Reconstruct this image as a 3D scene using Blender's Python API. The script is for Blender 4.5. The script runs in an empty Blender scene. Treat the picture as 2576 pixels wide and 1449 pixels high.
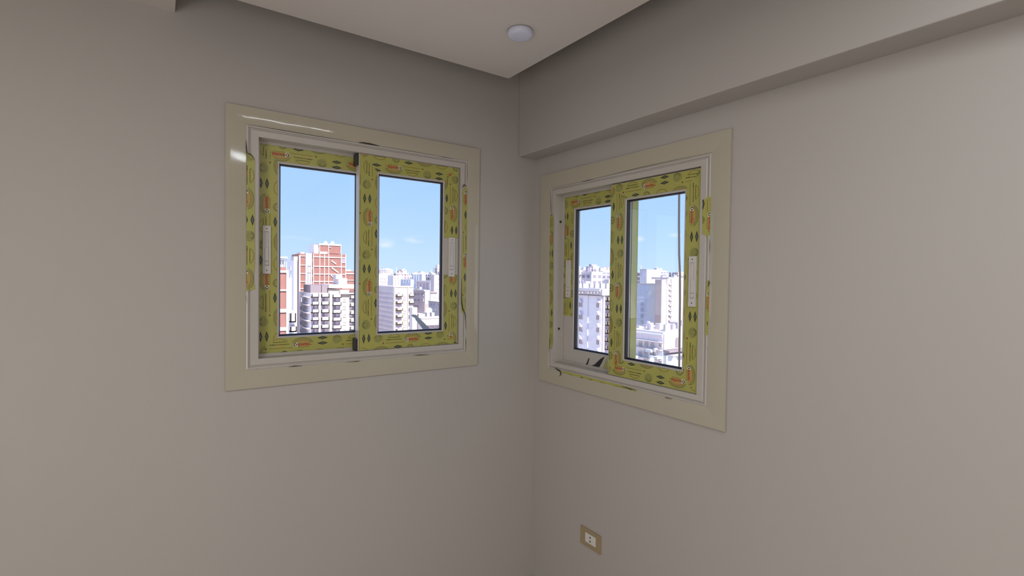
import bpy, bmesh, math, random
from mathutils import Vector, Matrix
random.seed(7)
C = bpy.context.scene.collection
SC = bpy.context.scene

# ------------------------------------------------------------------ camera
YAW, PIT, ROL, FPX = 0.6123, -0.0213, 0.0128, 1265.81
CAM = Vector((-1.5824, -2.0485, 1.62))
IW, IH = 2576, 1449
F_ = Vector((math.sin(YAW)*math.cos(PIT), math.cos(YAW)*math.cos(PIT), math.sin(PIT)))
r0 = Vector((math.cos(YAW), -math.sin(YAW), 0)); u0 = r0.cross(F_)
R_ = math.cos(ROL)*r0 + math.sin(ROL)*u0
U_ = -math.sin(ROL)*r0 + math.cos(ROL)*u0
cd = bpy.data.cameras.new('camera'); cam = bpy.data.objects.new('camera', cd); C.objects.link(cam)
m3 = Matrix((R_, U_, -F_)).transposed()
cam.matrix_world = Matrix.Translation(CAM) @ m3.to_4x4()
cd.sensor_width = 36; cd.lens = 36*FPX/IW; cd.clip_start = 0.02; cd.clip_end = 6000
SC.camera = cam

def ray(px, py):
    return F_ + (px-IW/2)/FPX*R_ - (py-IH/2)/FPX*U_
def atY(px, py, Y=0.0):
    d = ray(px, py); t = (Y-CAM.y)/d.y; return CAM + t*d
def atX(px, py, X=0.0):
    d = ray(px, py); t = (X-CAM.x)/d.x; return CAM + t*d
def atZ(px, py, Z):
    d = ray(px, py); t = (Z-CAM.z)/d.z; return CAM + t*d

# ------------------------------------------------------------------ world
SC.view_settings.view_transform = 'Standard'; SC.view_settings.look = 'None'
SC.view_settings.exposure = 0.0; SC.view_settings.gamma = 1.0
SC.view_settings.use_curve_mapping = False
w = bpy.data.worlds.new('sky'); SC.world = w; w.use_nodes = True
nt = w.node_tree; nt.nodes.clear()
N = nt.nodes.new; Lk = nt.links.new
wo = N('ShaderNodeOutputWorld'); bg = N('ShaderNodeBackground'); Lk(bg.outputs[0], wo.inputs[0])
tc = N('ShaderNodeTexCoord'); sx = N('ShaderNodeSeparateXYZ'); Lk(tc.outputs['Generated'], sx.inputs[0])
rp = N('ShaderNodeValToRGB'); Lk(sx.outputs['Z'], rp.inputs[0])
el = rp.color_ramp.elements
el[0].position = 0.0; el[0].color = (0.58, 0.77, 1.0, 1)
el[1].position = 1.0; el[1].color = (0.20, 0.42, 0.95, 1)
e = el.new(0.10); e.color = (0.45, 0.68, 1.0, 1)
e = el.new(0.28); e.color = (0.32, 0.57, 1.0, 1)
# small fair-weather clouds drifting near the horizon
mp = N('ShaderNodeMapping'); mp.inputs['Scale'].default_value = (9, 9, 34); Lk(tc.outputs['Generated'], mp.inputs[0])
nz = N('ShaderNodeTexNoise'); nz.inputs['Scale'].default_value = 1.3; nz.inputs['Detail'].default_value = 7; Lk(mp.outputs[0], nz.inputs[0])
cr = N('ShaderNodeValToRGB'); Lk(nz.outputs['Fac'], cr.inputs[0])
cr.color_ramp.elements[0].position = 0.40; cr.color_ramp.elements[0].color = (0, 0, 0, 1)
cr.color_ramp.elements[1].position = 0.72; cr.color_ramp.elements[1].color = (1, 1, 1, 1)
def cloud(px, py, hw, hh):
    d = ray(px, py).normalized()
    m = N('ShaderNodeMapping'); m.vector_type = 'POINT'
    h = math.atan2(d.y, d.x)
    m.inputs['Rotation'].default_value = (0, 0, -h)
    Lk(tc.outputs['Generated'], m.inputs[0])
    s = N('ShaderNodeSeparateXYZ'); Lk(m.outputs[0], s.inputs[0])
    a = N('ShaderNodeMath'); a.operation = 'MULTIPLY'; Lk(s.outputs['Y'], a.inputs[0]); a.inputs[1].default_value = 1/hw
    b = N('ShaderNodeMath'); b.operation = 'SUBTRACT'; Lk(s.outputs['Z'], b.inputs[0]); b.inputs[1].default_value = d.z
    b2 = N('ShaderNodeMath'); b2.operation = 'MULTIPLY'; Lk(b.outputs[0], b2.inputs[0]); b2.inputs[1].default_value = 1/hh
    f = N('ShaderNodeMath'); f.operation = 'GREATER_THAN'; Lk(s.outputs['X'], f.inputs[0]); f.inputs[1].default_value = 0
    q = N('ShaderNodeVectorMath'); q.operation = 'LENGTH'
    cb = N('ShaderNodeCombineXYZ'); Lk(a.outputs[0], cb.inputs[0]); Lk(b2.outputs[0], cb.inputs[1]); Lk(cb.outputs[0], q.inputs[0])
    g = N('ShaderNodeMapRange'); Lk(q.outputs['Value'], g.inputs[0])
    g.inputs[1].default_value = 0.2; g.inputs[2].default_value = 1.0; g.inputs[3].default_value = 1; g.inputs[4].default_value = 0
    k = N('ShaderNodeMath'); k.operation = 'MULTIPLY'; Lk(g.outputs[0], k.inputs[0]); Lk(f.outputs[0], k.inputs[1])
    return k.outputs[0]
tot = None
for c_ in ((968, 611, .022, .012), (1046, 602, .026, .009), (1608, 601, .012, .007), (1698, 594, .016, .007), (745, 600, .03, .006)):
    o = cloud(*c_)
    if tot is None: tot = o
    else:
        ad = N('ShaderNodeMath'); ad.operation = 'ADD'; ad.use_clamp = True; Lk(tot, ad.inputs[0]); Lk(o, ad.inputs[1]); tot = ad.outputs[0]
ml = N('ShaderNodeMath'); ml.operation = 'MULTIPLY'; Lk(tot, ml.inputs[0]); Lk(cr.outputs[0], ml.inputs[1])
mx = N('ShaderNodeMix'); mx.data_type = 'RGBA'; Lk(ml.outputs[0], mx.inputs['Factor'])
Lk(rp.outputs[0], mx.inputs['A']); mx.inputs['B'].default_value = (0.86, 0.90, 1.0, 1)
Lk(mx.outputs['Result'], bg.inputs[0]); bg.inputs[1].default_value = 1.16

def light(name, kind, loc, aim, energy, col, sx_=1, sy_=1):
    l = bpy.data.lights.new(name, kind); o = bpy.data.objects.new(name, l); C.objects.link(o)
    o.location = loc; l.energy = energy; l.color = col
    o.rotation_euler = (Vector(aim)-Vector(loc)).to_track_quat('-Z', 'Y').to_euler()
    if kind == 'AREA': l.shape = 'RECTANGLE'; l.size = sx_; l.size_y = sy_
    return o
s = light('sun', 'SUN', (0, 0, 60), (0.04*60, 0.72*60, 60-0.66*60), 8.5, (1.0, 0.95, 0.91)); s.data.angle = 0.009
# the two lit ceiling lamps in the half of the room behind the camera
l_ = light('ceiling_lamp_light', 'AREA', (-2.35, -1.75, 2.455), (-2.35, -1.75, 0), 14, (1.0, 0.975, 0.945), .3, .3); l_.data.shape = 'DISK'
l_ = light('ceiling_lamp_light', 'AREA', (-1.35, -2.6, 2.455), (-1.35, -2.6, 0), 8.5, (1.0, 0.975, 0.945), .3, .3); l_.data.shape = 'DISK'
l_ = light('casing_streak_light', 'AREA', (-.80, -1.98, 2.46), (-.80, -1.98, 0), 5, (0.90, 0.97, 1.0), .60, .045); l_.rotation_euler = (0, 0, 0)  # unseen strip light added to draw the long glint on the casing
# soft fill added in front of the closed wall behind the camera
light('rear_fill', 'AREA', (-2.3, -3.74, 1.65), (-2.3, 0, 1.60), 8, (1.0, 0.985, 0.965), 1.5, 1.3)
# unseen fill added on the left to lift the beam and ceiling
light('side_fill', 'AREA', (-3.44, -2.5, 1.15), (0, -1.3, 1.8), 36, (1.0, 0.985, 0.965), 1.2, 1.5)

# ------------------------------------------------------------------ materials
def lin(c):
    c /= 255
    return c/12.92 if c <= .04045 else ((c+.055)/1.055)**2.4
def srgb(r, g, b): return (lin(r), lin(g), lin(b), 1)
MATS = {}
def mat(name, col, rough=.6, metal=0, var=0.0, vscale=8, bump=0.0, bscale=40, spec=.5, stretch=None, col2=None):
    m = bpy.data.materials.new(name); m.use_nodes = True; t = m.node_tree
    b = t.nodes['Principled BSDF']
    b.inputs['Base Color'].default_value = col; b.inputs['Roughness'].default_value = rough
    b.inputs['Metallic'].default_value = metal; b.inputs['Specular IOR Level'].default_value = spec
    tcn = t.nodes.new('ShaderNodeTexCoord'); src = tcn.outputs['Object']
    if stretch:
        mpn = t.nodes.new('ShaderNodeMapping'); mpn.inputs['Scale'].default_value = stretch
        t.links.new(src, mpn.inputs[0]); src = mpn.outputs[0]
    if var > 0:
        n = t.nodes.new('ShaderNodeTexNoise'); n.inputs['Scale'].default_value = vscale; n.inputs['Detail'].default_value = 5
        t.links.new(src, n.inputs[0])
        x = t.nodes.new('ShaderNodeMix'); x.data_type = 'RGBA'
        r = t.nodes.new('ShaderNodeMapRange'); r.inputs[1].default_value = .3; r.inputs[2].default_value = .7
        t.links.new(n.outputs['Fac'], r.inputs[0]); t.links.new(r.outputs[0], x.inputs['Factor'])
        x.inputs['A'].default_value = col
        x.inputs['B'].default_value = col2 if col2 else tuple(c*(1-var) for c in col[:3])+(1,)
        t.links.new(x.outputs['Result'], b.inputs['Base Color'])
    if bump > 0:
        n = t.nodes.new('ShaderNodeTexNoise'); n.inputs['Scale'].default_value = bscale; n.inputs['Detail'].default_value = 3
        t.links.new(src, n.inputs[0])
        bp = t.nodes.new('ShaderNodeBump'); bp.inputs['Strength'].default_value = bump; bp.inputs['Distance'].default_value = .01
        t.links.new(n.outputs['Fac'], bp.inputs['Height']); t.links.new(bp.outputs[0], b.inputs['Normal'])
    MATS[name] = m; return m
mat('wall_paint', srgb(176, 170, 165), .55, var=.02, vscale=1.5, bump=.04, bscale=14, spec=.35)
mat('ceiling_paint', srgb(205, 197, 191), .8, var=.015, vscale=2, spec=.3)
mat('floor_tile', srgb(190, 182, 172), .35, var=.08, vscale=3)
mat('skirting', srgb(188, 182, 175), .35)
mat('casing_plastic', srgb(178, 171, 154), .07, var=.02, vscale=4, bump=.03, bscale=6, stretch=(1, 1, 2.2), spec=.5)
mat('frame_plastic', srgb(184, 178, 171), .3, var=.02, vscale=6)
mat('sash_plastic', srgb(184, 178, 171), .32, var=.02, vscale=6)
mat('film', srgb(170, 166, 86), .36, var=.10, vscale=14, bump=.25, bscale=22, col2=srgb(163, 161, 88))
mat('print_black', srgb(40, 44, 38), .45)
mat('print_grey', srgb(98, 102, 84), .45)
mat('print_olive', srgb(84, 84, 30), .45)
mat('print_brown', srgb(118, 76, 30), .45)
mat('print_red', srgb(168, 72, 50), .45)
mat('print_orange', srgb(176, 148, 86), .45)
mat('print_white', srgb(226, 220, 205), .45)
mat('gasket', srgb(34, 30, 36), .5)
mat('gasket_grey', srgb(150, 148, 156), .5)
mat('black_plastic', srgb(38, 38, 44), .4)
mat('handle_plastic', srgb(204, 199, 195), .3)
mat('screw_metal', srgb(110, 106, 100), .4, metal=.6)
mat('lamp_plastic', srgb(206, 208, 226), .35)
mat('lamp_rim', srgb(150, 148, 150), .4)
mat('socket_plate', srgb(160, 140, 108), .35, var=.03, vscale=20)
mat('socket_white', srgb(214, 210, 205), .35)
mat('hole', srgb(10, 10, 10), .8)
mat('dirt', srgb(44, 40, 32), .8)
mat('caulk', srgb(206, 198, 178), .6)
g = bpy.data.materials.new('glass'); g.use_nodes = True; t = g.node_tree; t.nodes.clear()
o_ = t.nodes.new('ShaderNodeOutputMaterial'); mxs = t.nodes.new('ShaderNodeMixShader'); tr = t.nodes.new('ShaderNodeBsdfTransparent')
gl = t.nodes.new('ShaderNodeBsdfGlossy'); gl.inputs['Roughness'].default_value = 0.0
tr.inputs[0].default_value = (.985, .99, .99, 1)
lw = t.nodes.new('ShaderNodeLayerWeight'); pw = t.nodes.new('ShaderNodeMath'); pw.operation = 'POWER'; pw.inputs[1].default_value = 5
ma = t.nodes.new('ShaderNodeMath'); ma.operation = 'MULTIPLY_ADD'; ma.inputs[1].default_value = .95; ma.inputs[2].default_value = .045
lw.inputs['Blend'].default_value = .5
t.links.new(lw.outputs['Facing'], pw.inputs[0]); t.links.new(pw.outputs[0], ma.inputs[0]); t.links.new(ma.outputs[0], mxs.inputs[0])
t.links.new(tr.outputs[0], mxs.inputs[1]); t.links.new(gl.outputs[0], mxs.inputs[2]); t.links.new(mxs.outputs[0], o_.inputs[0])
MATS['glass'] = g
# city
mat('brick', srgb(160, 112, 104), .9, var=.12, vscale=.8, col2=srgb(150, 104, 95))
mat('concrete', srgb(206, 190, 188), .9, var=.06, vscale=.5)
mat('white_render', srgb(206, 194, 197), .9, var=.05, vscale=.4)
mat('cream_render', srgb(192, 176, 166), .9, var=.05, vscale=.4)
mat('grey_shade_lift', srgb(230, 224, 230), .9, var=.10, vscale=.3)  # colour lightened to lift building sides that lie in shade
mat('blue_grey_render', srgb(206, 210, 224), .9, var=.16, vscale=.35)
mat('pale_plaster', srgb(206, 208, 212), .9, var=.10, vscale=.6)
mat('lavender_render', srgb(240, 230, 232), .9, var=.03, vscale=.3)
mat('rose_render', srgb(178, 160, 158), .9, var=.08, vscale=.5)
mat('mauve_render', srgb(150, 136, 142), .9, var=.10, vscale=.4)
mat('balcony_white', srgb(216, 206, 208), .8)
mat('window_dark', srgb(160, 150, 168), .3)
mat('window_brown', srgb(150, 116, 114), .5)
mat('recess', srgb(232, 216, 226), .8)
mat('roof_clutter', srgb(205, 196, 200), .9, var=.2, vscale=1.0)
mat('ground', srgb(222, 212, 208), .95, var=.25, vscale=.05)
mat('mauve_shade_lift', srgb(232, 214, 214), .9, var=.08, vscale=.5)  # mauve made paler to make up for faces in shade
mat('panel_shade_lift', srgb(212, 196, 204), .9, var=.08, vscale=.5)  # same shade lift in the colour, for the framed panel block
mat('tank_white', srgb(240, 238, 240), .5)
mat('bracket_metal', srgb(170, 176, 188), .5, metal=.1)
def far_mat(name, col, dark, s):
    m = mat(name, col, .9); t = m.node_tree; b = t.nodes['Principled BSDF']
    tcn = t.nodes.new('ShaderNodeTexCoord'); sp = t.nodes.new('ShaderNodeSeparateXYZ'); t.links.new(tcn.outputs['Object'], sp.inputs[0])
    ad = t.nodes.new('ShaderNodeMath'); ad.operation = 'ADD'; t.links.new(sp.outputs['X'], ad.inputs[0]); t.links.new(sp.outputs['Y'], ad.inputs[1])
    cb = t.nodes.new('ShaderNodeCombineXYZ'); t.links.new(ad.outputs[0], cb.inputs[0]); t.links.new(sp.outputs['Z'], cb.inputs[1])
    br = t.nodes.new('ShaderNodeTexBrick'); br.offset = 0; br.squash = 1
    br.inputs['Scale'].default_value = 1; br.inputs['Brick Width'].default_value = s; br.inputs['Row Height'].default_value = 3.0
    br.inputs['Mortar Size'].default_value = .75; br.inputs['Mortar Smooth'].default_value = .1
    br.inputs['Color1'].default_value = dark; br.inputs['Color2'].default_value = tuple(c*.8 for c in dark[:3])+(1,); br.inputs['Mortar'].default_value = col
    t.links.new(cb.outputs[0], br.inputs[0]); t.links.new(br.outputs[0], b.inputs['Base Color'])
    return m
far_mat('far_white', srgb(206, 197, 202), srgb(150, 140, 154), 3.6)
far_mat('far_grey', srgb(170, 168, 184), srgb(128, 124, 144), 4.2)
far_mat('far_rose', srgb(196, 174, 174), srgb(148, 130, 140), 3.2)
far_mat('far_cream', srgb(208, 194, 184), srgb(158, 142, 142), 4.8)

# ------------------------------------------------------------------ mesh helpers
class MB:
    def __init__(s): s.v = []; s.f = []; s.m = []; s.mats = []
    def mi(s, name):
        if name not in s.mats: s.mats.append(name)
        return s.mats.index(name)
    def face(s, pts, m):
        i = len(s.v); s.v += [tuple(p) for p in pts]; s.f.append(tuple(range(i, i+len(pts)))); s.m.append(s.mi(m)); return s
    def box(s, a, b, m):
        x0, y0, z0 = [min(a[k], b[k]) for k in range(3)]; x1, y1, z1 = [max(a[k], b[k]) for k in range(3)]
        i = len(s.v)
        s.v += [(x0, y0, z0), (x1, y0, z0), (x1, y1, z0), (x0, y1, z0), (x0, y0, z1), (x1, y0, z1), (x1, y1, z1), (x0, y1, z1)]
        for q in ((0, 3, 2, 1), (4, 5, 6, 7), (0, 1, 5, 4), (1, 2, 6, 5), (2, 3, 7, 6), (3, 0, 4, 7)):
            s.f.append(tuple(i+k for k in q)); s.m.append(s.mi(m))
        return s
    def prism_y(s, poly, y0, y1, m, mside=None):      # poly in (x,z), counter-clockwise seen from -y
        i = len(s.v); n = len(poly)
        s.v += [(p[0], y0, p[1]) for p in poly] + [(p[0], y1, p[1]) for p in poly]
        s.f.append(tuple(i+k for k in range(n))); s.m.append(s.mi(m))
        s.f.append(tuple(i+n+k for k in reversed(range(n)))); s.m.append(s.mi(m))
        for k in range(n):
            k2 = (k+1) % n
            s.f.append((i+k2, i+k, i+n+k, i+n+k2)); s.m.append(s.mi(mside or m))
        return s
    def prism_x(s, poly, x0, x1, m):                  # poly in (y,z)
        i = len(s.v); n = len(poly)
        s.v += [(x0, p[0], p[1]) for p in poly] + [(x1, p[0], p[1]) for p in poly]
        s.f.append(tuple(i+k for k in reversed(range(n)))); s.m.append(s.mi(m))
        s.f.append(tuple(i+n+k for k in range(n))); s.m.append(s.mi(m))
        for k in range(n):
            k2 = (k+1) % n
            s.f.append((i+k, i+k2, i+n+k2, i+n+k)); s.m.append(s.mi(m))
        return s
    def ring(s, x0, x1, z0, z1, prof, m):             # closed rectangular sweep of profile [(inset, y)]
        rows = []
        for ins, y in prof:
            i = len(s.v); s.v += [(x0+ins, y, z0+ins), (x1-ins, y, z0+ins), (x1-ins, y, z1-ins), (x0+ins, y, z1-ins)]; rows.append(i)
        for a, b in zip(rows, rows[1:]):
            for k in range(4):
                k2 = (k+1) % 4
                s.f.append((a+k, a+k2, b+k2, b+k)); s.m.append(s.mi(m))
        return s
    def cyl(s, c, r, h, m, n=24, axis='z', r2=None):
        r2 = r if r2 is None else r2; i = len(s.v)
        for k in range(n):
            a = 2*math.pi*k/n; ca, sa = math.cos(a), math.sin(a)
            for rr, hh in ((r, 0), (r2, h)):
                if axis == 'z': s.v.append((c[0]+rr*ca, c[1]+rr*sa, c[2]+hh))
                elif axis == 'y': s.v.append((c[0]+rr*ca, c[1]+hh, c[2]+rr*sa))
                else: s.v.append((c[0]+hh, c[1]+rr*ca, c[2]+rr*sa))
        for k in range(n):
            k2 = (k+1) % n
            s.f.append((i+2*k, i+2*k2, i+2*k2+1, i+2*k+1)); s.m.append(s.mi(m))
        s.f.append(tuple(i+2*k for k in reversed(range(n)))); s.m.append(s.mi(m))
        s.f.append(tuple(i+2*k+1 for k in range(n))); s.m.append(s.mi(m))
        return s
    def build(s, name, parent=None, org=None, fix=True, bevel=0, smooth=False):
        me = bpy.data.meshes.new(name)
        v = s.v if org is None else [(p[0]-org[0], p[1]-org[1], p[2]-org[2]) for p in s.v]
        me.from_pydata(v, [], s.f)
        for k in s.mats: me.materials.append(MATS[k])
        for p, k in zip(me.polygons, s.m): p.material_index = k
        if fix:
            bm = bmesh.new(); bm.from_mesh(me); bmesh.ops.recalc_face_normals(bm, faces=bm.faces[:]); bm.to_mesh(me); bm.free()
        o = bpy.data.objects.new(name, me); C.objects.link(o)
        if parent: o.parent = parent
        elif org is not None: o.location = org
        if bevel:
            md = o.modifiers.new('bevel', 'BEVEL'); md.width = bevel; md.segments = 2; md.limit_method = 'ANGLE'
        if smooth:
            for p in me.polygons: p.use_smooth = True
        return o
def tag(o, label=None, cat=None, group=None, kind=None):
    if label: o['label'] = label
    if cat: o['category'] = cat
    if group: o['group'] = group
    if kind: o['kind'] = kind
    return o
def empty(name, loc=(0, 0, 0), rz=0):
    o = bpy.data.objects.new(name, None); C.objects.link(o); o.location = loc; o.rotation_euler = (0, 0, rz); o.empty_display_size = .1
    return o

# ------------------------------------------------------------------ room shell
BEAM_W, BEAM_Z, GAP, CEIL, STEP = 0.1141, 2.2207, 0.2086, 2.4926, -1.5363
SLAB, XW, YS, TH = 2.72, -3.5, -3.8, 0.16
# outer casing, inner casing, frame opening (measured on the wall faces)
LW = dict(o=(-1.3883, -.3387, 1.2006, 2.2232), i=(-1.3235, -.4044, 1.2688, 2.1604), f=(-1.2830, -.4435, 1.3079, 2.1204))
RW = dict(o=(.0406, 1.0714, 1.1008, 2.1323), i=(.1156, .9992, 1.1723, 2.0633), f=(.158, .9608, 1.2066, 2.0238))   # along -y
def wall_with_hole(along0, along1, a0, a1, z0, z1):
    """four boxes in (along, depth, z): returns list"""
    return [((along0, 0, 0), (a0, TH, SLAB)), ((a1, 0, 0), (along1, TH, SLAB)), ((a0, 0, 0), (a1, TH, z0)), ((a0, 0, z1), (a1, TH, SLAB))]
l = LW['i']; hl = (l[0]+.006, l[1]-.006, l[2]+.006, l[3]-.006)
b = MB()
for p, q in wall_with_hole(XW-TH, TH, *hl): b.box(p, q, 'wall_paint')
tag(b.build('wall_left'), 'off-white painted wall holding the left window', kind='structure')
l = RW['i']; hr = (l[0]+.006, l[1]-.006, l[2]+.006, l[3]-.006)
b = MB()
for p, q in wall_with_hole(0, -YS, *hr):
    b.box((p[1], -p[0], p[2]), (q[1], -q[0], q[2]), 'wall_paint')
tag(b.build('wall_right'), 'off-white painted wall holding the right window under a beam', kind='structure')
tag(MB().box((XW-TH, YS-TH, 0), (TH, YS, SLAB), 'wall_paint').build('wall_back'), 'off-white wall behind the camera', kind='structure')
tag(MB().box((XW-TH, YS, 0), (XW, 0, SLAB), 'wall_paint').build('wall_side'), 'off-white wall on the far left', kind='structure')
tag(MB().box((XW-TH, YS-TH, -.1), (TH, TH, 0), 'floor_tile').build('floor'), 'pale tiled floor', kind='structure')
b = MB()
b.box((XW, YS, CEIL), (STEP, 0, SLAB), 'ceiling_paint')
b.box((STEP, YS, CEIL), (-BEAM_W-GAP, -GAP, CEIL+.04), 'ceiling_paint')
b.box((XW-TH, YS-TH, SLAB), (TH, TH, SLAB+.1), 'ceiling_paint')
tag(b.build('ceiling'), 'dropped white ceiling with an open shadow gap along both walls', kind='structure')
tag(MB().box((-BEAM_W, YS, BEAM_Z), (0, 0, SLAB), 'wall_paint').build('trim_1', bevel=.004), 'boxed beam along the top of the right wall', kind='structure')
b = MB(); b.box((XW, -.012, 0), (-.012, 0, .078), 'skirting'); tag(b.build('baseboard_left', bevel=.002), 'low skirting at the foot of the left wall', kind='structure')
b = MB(); b.box((-.012, YS, 0), (0, 0, .078), 'skirting'); tag(b.build('baseboard_right', bevel=.002), 'low skirting at the foot of the right wall', kind='structure')

# ------------------------------------------------------------------ film print
def font_tris(txt, off):
    cu = bpy.data.curves.new('t', 'FONT'); cu.body = txt; cu.size = 1; cu.offset = off; cu.resolution_u = 3
    o = bpy.data.objects.new('t', cu); C.objects.link(o)
    dg = bpy.context.evaluated_depsgraph_get(); me = o.evaluated_get(dg).to_mesh()
    me.calc_loop_triangles()
    tr = [[(me.vertices[i].co.x, me.vertices[i].co.y) for i in t.vertices] for t in me.loop_triangles]
    o.evaluated_get(dg).to_mesh_clear(); bpy.data.objects.remove(o); bpy.data.curves.remove(cu)
    return tr
def norm(tr, w, h):
    xs = [p[0] for t in tr for p in t]; ys = [p[1] for t in tr for p in t]
    a, b_, c, d = min(xs), max(xs), min(ys), max(ys)
    return [[((p[0]-a)/(b_-a)*w, (p[1]-c)/(d-c)*h) for p in t] for t in tr]
TD = norm(font_tris('D', .045), .0125, .0115); TA = norm(font_tris('awlia', .03), .046, .0118)
def q(x0, y0, x1, y1): return [(x0, y0), (x1, y0), (x1, y1), (x0, y1)]
def arc(cx, cy, rx, ry, a0, a1, w, n=10):
    o = []
    for k in range(n):
        A = math.radians(a0+(a1-a0)*k/n); B = math.radians(a0+(a1-a0)*(k+1)/n)
        o.append([(cx+rx*math.cos(A), cy+ry*math.sin(A)), (cx+(rx+w)*math.cos(A), cy+(ry+w)*math.sin(A)),
                  (cx+(rx+w)*math.cos(B), cy+(ry+w)*math.sin(B)), (cx+rx*math.cos(B), cy+ry*math.sin(B))])
    return o
def words(x0, x1, y, h, seed):
    r = random.Random(seed); o = []; x = x0
    while x < x1:
        l = min(r.uniform(.004, .011), x1-x); o.append(q(x, y-h/2, x+l, y+h/2)); x += l+.0012
    return o
def m_logo():
    L = []; half = [(.026*math.cos(math.radians(a)), .003+.0100*math.sin(math.radians(a))) for a in range(0, 181, 15)]
    L.append(('print_orange', half)); L.append(('print_orange', q(-.024, -.006, .026, .004)))
    for rx, ry, w_, mm in ((.028, .0118, .0016, 'print_red'), (.031, .0162, .0008, 'print_brown'), (.033, .0185, .0007, 'print_grey'), (.0355, .0208, .0009, 'print_grey'), (.038, .0232, .0013, 'print_olive')):
        L += [(mm, p) for p in arc(-.001, .003, rx, ry, 8, 172, w_, 12)]
    L += [('print_white', q(-.035, -.0075, -.0205, .0075))]
    L += [('print_black', [(x-.034, y-.0058) for x, y in t_]) for t_ in TD]
    L += [('print_red', [(x-.0195, y-.0055) for x, y in t_]) for t_ in TA]
    L += [('print_brown', q(.029, -.004, .033, -.001))]
    L += [('print_brown', p) for p in words(-.018, .022, -.0098, .0016, 3)]
    return L
def m_text():
    L = [('print_brown', p) for p in arc(0, .0, .031, .026, 28, 152, .0015, 12)]
    L += [('print_olive', p) for p in words(-.024, .023, .0135, .0026, 5)]
    ws = words(-.035, .034, .004, .0028, 8)
    L += [('print_black' if k < 2 else 'print_red' if k == 3 else 'print_olive', p) for k, p in enumerate(ws)]
    L += [('print_brown', q(-.038, -.0105, .048, -.0092)), ('print_brown', q(-.052, -.0125, -.046, -.007))]
    return L
def m_stamp(v):
    L = [('print_grey', p) for p in arc(0, .013, .0152, .0152, 0, 360, .0015, 20)]
    L += [('print_olive', p) for p in arc(0, .013, .0098, .0098, 0, 360, .0012, 16)]
    if v:
        L += [('print_olive', p) for k in range(16) for p in arc(0, .013, .0120, .0120, k*22.5, k*22.5+12, .0022, 1)]
        L += [('print_grey', [(-.006, .008), (.006, .008), (0, .019)]), ('print_olive', q(-.006, .0042, .006, .0058))]
    else:
        L += [('print_grey', q(-.010, .013+d, .010, .0137+d)) for d in (-.005, 0, .005)]
        L += [('print_grey', q(d-.0004, .003, d+.0004, .023)) for d in (-.005, 0, .005)]
        L += [('print_olive', p) for p in arc(0, .013, .0125, .0125, 20, 160, .0018, 9)]
        L += [('print_olive', p) for p in arc(0, .013, .0195, .0195, -35, 35, .0008, 5)]
    return L
def m_diam():
    L = []
    for t0 in (.022, .0005):
        for a, b_, mm in ((.021, .0066, 'print_black'), (.0115, .0036, 'print_grey')):
            L.append((mm, [(-a, t0), (0, t0-b_), (a, t0), (0, t0+b_)]))
    return L
MOT = [(0, m_logo()), (.075, m_diam()), (.132, m_stamp(0)), (.205, m_text())]
MOTB = [(0, m_logo()), (.075, m_diam()), (.132, m_stamp(1)), (.205, m_text())]
def clip(poly, conv):
    out = poly
    for k in range(len(conv)):
        a = conv[k]; b_ = conv[(k+1) % len(conv)]; inp = out; out = []
        if not inp: return []
        ex, ey = b_[0]-a[0], b_[1]-a[1]
        side = lambda p: ex*(p[1]-a[1])-ey*(p[0]-a[0])
        for i in range(len(inp)):
            p, q_ = inp[i], inp[(i+1) % len(inp)]; sp, sq = side(p), side(q_)
            if sp >= 0: out.append(p)
            if (sp >= 0) != (sq >= 0):
                tt = sp/(sp-sq); out.append((p[0]+(q_[0]-p[0])*tt, p[1]+(q_[1]-p[1])*tt))
    return out
DIR = {'+x': (1, 0), '-x': (-1, 0), '+z': (0, 1), '-z': (0, -1)}
def film(name, parent, outline, conv, anchor, sdir, y, th=.0008):
    """protective film strip with its printed pattern, outline and conv (ccw) in (x,z)"""
    b = MB(); b.prism_y(outline, y-th, y, 'film')
    S = DIR[sdir]; T = (-S[1], S[0])
    x0 = min(p[0] for p in conv); x1 = max(p[0] for p in conv); z0 = min(p[1] for p in conv); z1 = max(p[1] for p in conv)
    P = .29
    for row in range(-3, 4):
        for n in range(-5, 6):
            for ds, mot in (MOT if row % 2 == 0 else MOTB):
                s_ = n*P + ds - .143*(row % 2); t_ = -.05*row
                cx_ = anchor[0]+S[0]*s_+T[0]*t_; cz_ = anchor[1]+S[1]*s_+T[1]*t_
                if cx_ < x0-.07 or cx_ > x1+.07 or cz_ < z0-.07 or cz_ > z1+.07: continue
                for lay, (mm, poly) in enumerate(mot):
                    pp = [(cx_+S[0]*u+T[0]*v, cz_+S[1]*u+T[1]*v) for u, v in poly]
                    pp = clip(pp, conv)
                    dy = {'print_orange': .0002, 'print_white': .0003}.get(mm, .0004)
                    if mm == 'print_grey' and len(poly) == 4 and len(mot) == 4: dy = .0005
                    if len(pp) > 2: b.face([(p_[0], y-th-dy, p_[1]) for p_ in pp], mm)
    return b.build(name, parent, fix=False)

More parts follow.
